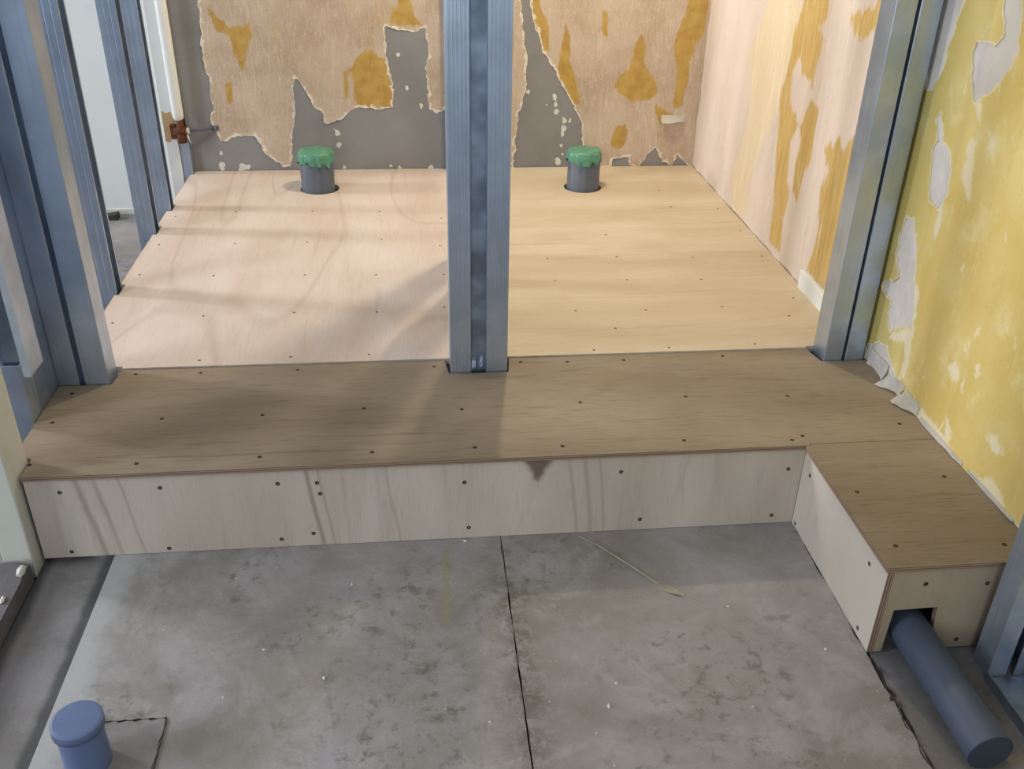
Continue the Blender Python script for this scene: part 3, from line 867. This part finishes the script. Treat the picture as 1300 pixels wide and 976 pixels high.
def tab(x, w, h, lean, seed):
    r = random.Random(seed)
    bm = bmesh.new()
    g = [[bm.verts.new((x + w * (i - .5) * (1 - .4 * j / 4) + lean * (j / 4) ** 2, .352 + .010 * (j / 4) ** 2 + r.random() * .001, H + .001 + h * j / 4)) for j in range(5)] for i in range(3)]
    fs = [bm.faces.new((g[i][j], g[i + 1][j], g[i + 1][j + 1], g[i][j + 1])) for i in range(2) for j in range(4)]
    bmesh.ops.solidify(bm, geom=fs, thickness=.001)
    return bm_obj('bent_tab', bm, 'steel', mp)


tab(.867, .006, .030, .003, 1)
tab(.882, .006, .034, .004, 2)
# right post against the right wall
rpst = tag(empty('stud_post'), 'olive-grey double steel stud post against the yellow right wall', 'stud')
channel('steel_channel', 1.694, 1.7385, .345, .411, FL, TOP, rpst, 0)
channel('steel_channel', 1.7455, 1.790, .345, .411, FL, TOP, rpst, 0)
boxo('joining_web', (1.736, 1.748, .385, .388, FL, TOP), 'steel_dark', rpst)
# studs of the left partition
tag(channel('steel_stud', -.088, -.036, .825, .878, FL, TOP, None, 2, side=True), 'pale blue steel stud just behind the left corner post', 'stud')
tag(channel('steel_stud', -.086, -.036, 1.270, 1.326, FL, TOP, None, 2, side=True), 'nearer of two adjoining pale blue studs in the left row', 'stud')
tag(channel('steel_stud', -.082, -.034, 1.480, 1.527, FL, TOP, None, 2, side=True), 'farther of two adjoining pale blue studs in the left row', 'stud')
tag(channel('steel_stud', -.0695, -.037, 1.868, 1.902, FL, .36, None, 2), 'short blue steel stud below the rusty pipe end', 'stud')
tag(channel('steel_stud', -.087, -.0375, .190, .232, FL, .330, None, 0), 'short light blue stud at the front left edge of the deck', 'stud')
tag(channel('steel_stud', -.110, -.0375, .236, .349, FL, TOP, None, 0), 'deep dark stud turned sideways before the left corner post', 'stud')
hang = empty('cut_channel', (-.02, .15, .345))
tag(hang, 'cut steel channel ending above the deck at the far left edge', 'stud')
hc = channel('channel_body', -.062, .012, .122, .189, .342, TOP, None, 0, True, .014)
hc.parent = hang
hc.matrix_parent_inverse = Matrix.Translation(hang.location).inverted()
# studs of the middle partition, in line behind the middle post
G = 'studs of the middle partition'
for y0, lab in ((.565, 'partition stud next behind the blue middle post'), (.835, 'second partition stud behind the middle post'),
                (1.015, 'third partition stud behind the middle post'), (1.855, 'partition stud standing against the cement back wall')):
    tag(channel('steel_stud', .872, .922, y0, y0 + .047, FL, TOP, None, 4), lab, 'stud', G)
# stud and floor runner at the lower right
tag(channel('steel_stud', 1.709, 1.792, -.447, -.400, FL - .002, TOP, None, 0, True, .034), 'grey open steel stud at the lower right in front of the boxed leg', 'stud')
bm = bmesh.new()
box(bm, 1.703, 1.775, -1.3, -.45, -.003, -.001)
box(bm, 1.703, 1.7045, -1.3, -.45, -.001, .018)
box(bm, 1.7735, 1.775, -1.3, -.45, -.001, .018)
tag(bm_obj('floor_runner', bm, 'steel_dark'), 'dark steel floor runner beside the lying drain pipe', 'runner')
bm = bmesh.new()
box(bm, .868, .928, .42, 1.90, -.001, .001)
box(bm, .868, .8695, .42, 1.90, .001, .04)
box(bm, .9265, .928, .42, 1.90, .001, .04)
tag(bm_obj('floor_runner', bm, 'steel_dark'), 'steel floor runner in the slot of the middle partition', 'runner')


# ================================================================== PIPES
def drain(cx, cy, top, label, seed):
    e = empty('drain_pipe', (cx, cy, -.001))
    tag(e, label, 'pipe', 'capped toilet drains')
    bm = bmesh.new()
    lathe(bm, [(.0565, -.001), (.0565, top - .006), (.0545, top - .003), (.050, top - .003), (.050, .05)], cx, cy, 40)
    p = bm_obj('pipe', bm, 'pvc', e)
    r = random.Random(seed)
    ph = [r.random() * 6 for _ in range(6)]
    hem = lambda a: .005 * math.sin(3 * a + ph[0]) + .004 * math.sin(7 * a + ph[1]) + .004 * math.sin(13 * a + ph[2])
    ruf = lambda a: .0022 * math.sin(11 * a + ph[3]) + .0014 * math.sin(19 * a + ph[4])

    def wob(k, a):
        if k == 0: return (ruf(a) * 1.3, hem(a))
        if k == 1: return (ruf(a), hem(a) * .4)
        if k == 2: return (ruf(a) * .6, 0)
        if k < 5: return (0, .0012 * math.sin(5 * a + ph[5]))
        return (0, .0008 * math.sin(4 * a + ph[2]))
    bm = bmesh.new()
    rings = lathe(bm, [(.0605, top - .036), (.0600, top - .020), (.0592, top - .004), (.056, top + .0015), (.040, top + .003), (.018, top + .0005), (.0005, top + .002)], cx, cy, 64, wob)
    t = bm_obj('tape_cover', bm, 'tape', e)
    t['label'] = 'crumpled green tape sealing the pipe mouth'
    for a0, ln in ((-1.9, .020), (-1.5, .014), (-1.15, .024)):       # loose tape tails on the near side
        bm = bmesh.new()
        vs = []
        for k in range(4):
            for s in (-1, 1):
                a = a0 + s * .05 * (1 - .2 * k)
                rr = .0612 + .001 * k
                vs.append(bm.verts.new((cx + rr * math.cos(a), cy + rr * math.sin(a), top - .028 - ln * k / 3)))
        fs = [bm.faces.new((vs[2 * k], vs[2 * k + 1], vs[2 * k + 3], vs[2 * k + 2])) for k in range(3)]
        bmesh.ops.solidify(bm, geom=fs, thickness=.0008)
        bm_obj('tape_tail', bm, 'tape', e)
    for c in e.children: c.matrix_parent_inverse = Matrix.Translation(e.location).inverted()


drain(.419, 1.686, .332, 'grey drain pipe with green taped top in the pinkish left stall', 3)
drain(1.338, 1.662, .332, 'grey drain pipe with green taped top in the yellowish right stall', 5)

e = empty('capped_pipe', (.224, -.500, -.001))
tag(e, 'blue-grey capped pipe stub standing up at the lower left of the floor', 'pipe')
bm = bmesh.new()
lathe(bm, [(.0335, -.012), (.0335, .085)], .224, -.500, 40)
a = bm_obj('pipe', bm, 'pvc_blue', e)
bm = bmesh.new()
rg = lathe(bm, [(.0345, .082), (.0378, .082), (.0378, .0962), (.0374, .0972), (.0345, .0980), (.0335, .0986), (.020, .0990), (.0004, .0992)], .224, -.500, 48)
b = bm_obj('cap', bm, 'pvc_blue', e)
for p in b.data.polygons:
    p.use_smooth = abs(p.normal.z) < .9
for c in (a, b): c.matrix_parent_inverse = Matrix.Translation(e.location).inverted()

e = empty('lying_drain_pipe', (1.6, -.5, -.001))
tag(e, 'thick blue-grey pipe lying on the floor, leaving the boxed leg', 'pipe')
bm = bmesh.new()
p0, p1 = Vector((1.594, -.20, .046)), Vector((1.604, -.625, .036))
tube(bm, p0, p1, .0345, None, 40, False)
a = bm_obj('pipe', bm, 'pvc_slate', e)
bm = bmesh.new()
dv = (p1 - p0).normalized()
tube(bm, p1 - dv * .05, p1 + dv * .002, .0362, None, 40, False)
b1 = bm_obj('socket_rim', bm, 'pvc_slate', e)
bm = bmesh.new()
tube(bm, p1 - dv * .004, p1 + dv * .003, .0352, None, 40, True)
b = bm_obj('end_plug', bm, 'pvc_end', e)
for c in (a, b, b1): c.matrix_parent_inverse = Matrix.Translation(e.location).inverted()

e = empty('supply_pipe', (-.052, 1.84, .33))
tag(e, 'white wrapped vertical pipe with a rusty iron end at the left of the back wall', 'pipe')
bm = bmesh.new()
lathe(bm, [(.0004, .397), (.012, .399), (.0175, .408), (.0185, .42), (.0185, TOP)], -.052, 1.842, 24)
bm_obj('pipe_wrap', bm, 'white', e)
bm = bmesh.new()
tube(bm, (-.050, 1.842, .322), (-.050, 1.842, .405), .0125, None, 16)
tube(bm, (-.050, 1.842, .322), (-.050, 1.842, .352), .0165, None, 8)
tube(bm, (-.074, 1.846, .362), (-.030, 1.842, .362), .0145, None, 16)
box(bm, -.086, -.066, 1.838, 1.860, .334, .384, .003)
bm_obj('rusty_elbow', bm, 'rust', e)
bm = bmesh.new()
tube(bm, (-.034, 1.842, .362), (-.022, 1.845, .3625), .0105, None, 16)
bm_obj('white_tape', bm, 'plaster_white', e)
bm = bmesh.new()
tube(bm, (-.022, 1.845, .362), (.052, 1.897, .357), .0045, None, 12)
tube(bm, (.048, 1.893, .357), (.062, 1.9045, .356), .009, None, 12)
bm_obj('stub_pipe', bm, 'pvc', e)
bm = bmesh.new()
tube(bm, (-.028, 1.832, .352), (-.018, 1.826, .322), .0022, .0012, 8)
bm_obj('tape_end', bm, 'plaster_white', e)
for c in e.children: c.matrix_parent_inverse = Matrix.Translation(e.location).inverted()

# ================================================================== SMALL THINGS
bm = bmesh.new()
pts = [(1.064, -.014, .0008), (1.098, -.051, .0012), (1.150, -.116, .0022), (1.187, -.161, .0036), (1.196, -.171, .008), (1.206, -.181, .010), (1.220, -.195, .0075), (1.233, -.208, .0008)]
L, Rr = [], []
for i, (x, y, w) in enumerate(pts):
    q = pts[min(i + 1, len(pts) - 1)]
    p = pts[max(i - 1, 0)]
    d = Vector((q[0] - p[0], q[1] - p[1])).normalized()
    n_ = Vector((-d.y, d.x))
    zc = .0025 + .003 * math.sin(i * 1.1)
    L.append(bm.verts.new((x + n_.x * w, y + n_.y * w, zc)))
    Rr.append(bm.verts.new((x - n_.x * w, y - n_.y * w, zc - .0008)))
fs = [bm.faces.new((L[i], Rr[i], Rr[i + 1], L[i + 1])) for i in range(len(pts) - 1)]
bmesh.ops.solidify(bm, geom=fs, thickness=.0012)
tag(bm_obj('wood_sliver', bm, 'sliver'), 'long thin pale wood sliver with a leaf-shaped end on the concrete', 'sliver')

for n, (x, y, s) in enumerate(CHIPS):
    r = random.Random(100 + n)
    bm = bmesh.new()
    bmesh.ops.create_icosphere(bm, subdivisions=1, radius=1)
    k = (s * .62, s * (.30 + .25 * r.random()), s * .28)
    ang = r.random() * 3
    for v in bm.verts:
        c = v.co * (1 + (r.random() - .5) * .5)
        c = Vector((c.x * k[0], c.y * k[1], c.z * k[2]))
        v.co = Vector((x + c.x * math.cos(ang) - c.y * math.sin(ang), min(y, -.012) + c.x * math.sin(ang) + c.y * math.cos(ang), max(0, c.z + k[2] * .7)))
    tag(bm_obj('plaster_chip', bm, 'plaster_white'), 'tiny white plaster chip lying on the concrete floor', 'chip', 'plaster chips on the floor')
for n, (x, y, s) in enumerate([(-.012, -.075, .016), (-.010, -.215, .010), (-.020, -.150, .009)]):
    r = random.Random(300 + n)
    bm = bmesh.new()
    bmesh.ops.create_icosphere(bm, subdivisions=2, radius=1)
    for v in bm.verts:
        c = v.co * (1 + (r.random() - .5) * .35)
        v.co = Vector((x + c.x * s * .45, y + c.y * s, .028 + max(0, c.z * s * .5 + s * .3)))
    tag(bm_obj('plaster_lump', bm, 'plaster_white'), 'white plaster crumb on the dark concrete curb at the left', 'chip', 'plaster crumbs on the curb')
bm = bmesh.new()
box(bm, -.45, -.36, 1.965, 2.005, -.001, .022, .002)
for v in bm.verts:
    v.co.z = -.001 + (v.co.z + .001) * (.4 + .6 * (v.co.x + .45) / .09)
tag(bm_obj('wood_offcut', bm, 'dark_wood'), 'small dark offcut at the foot of the white wall', 'offcut')
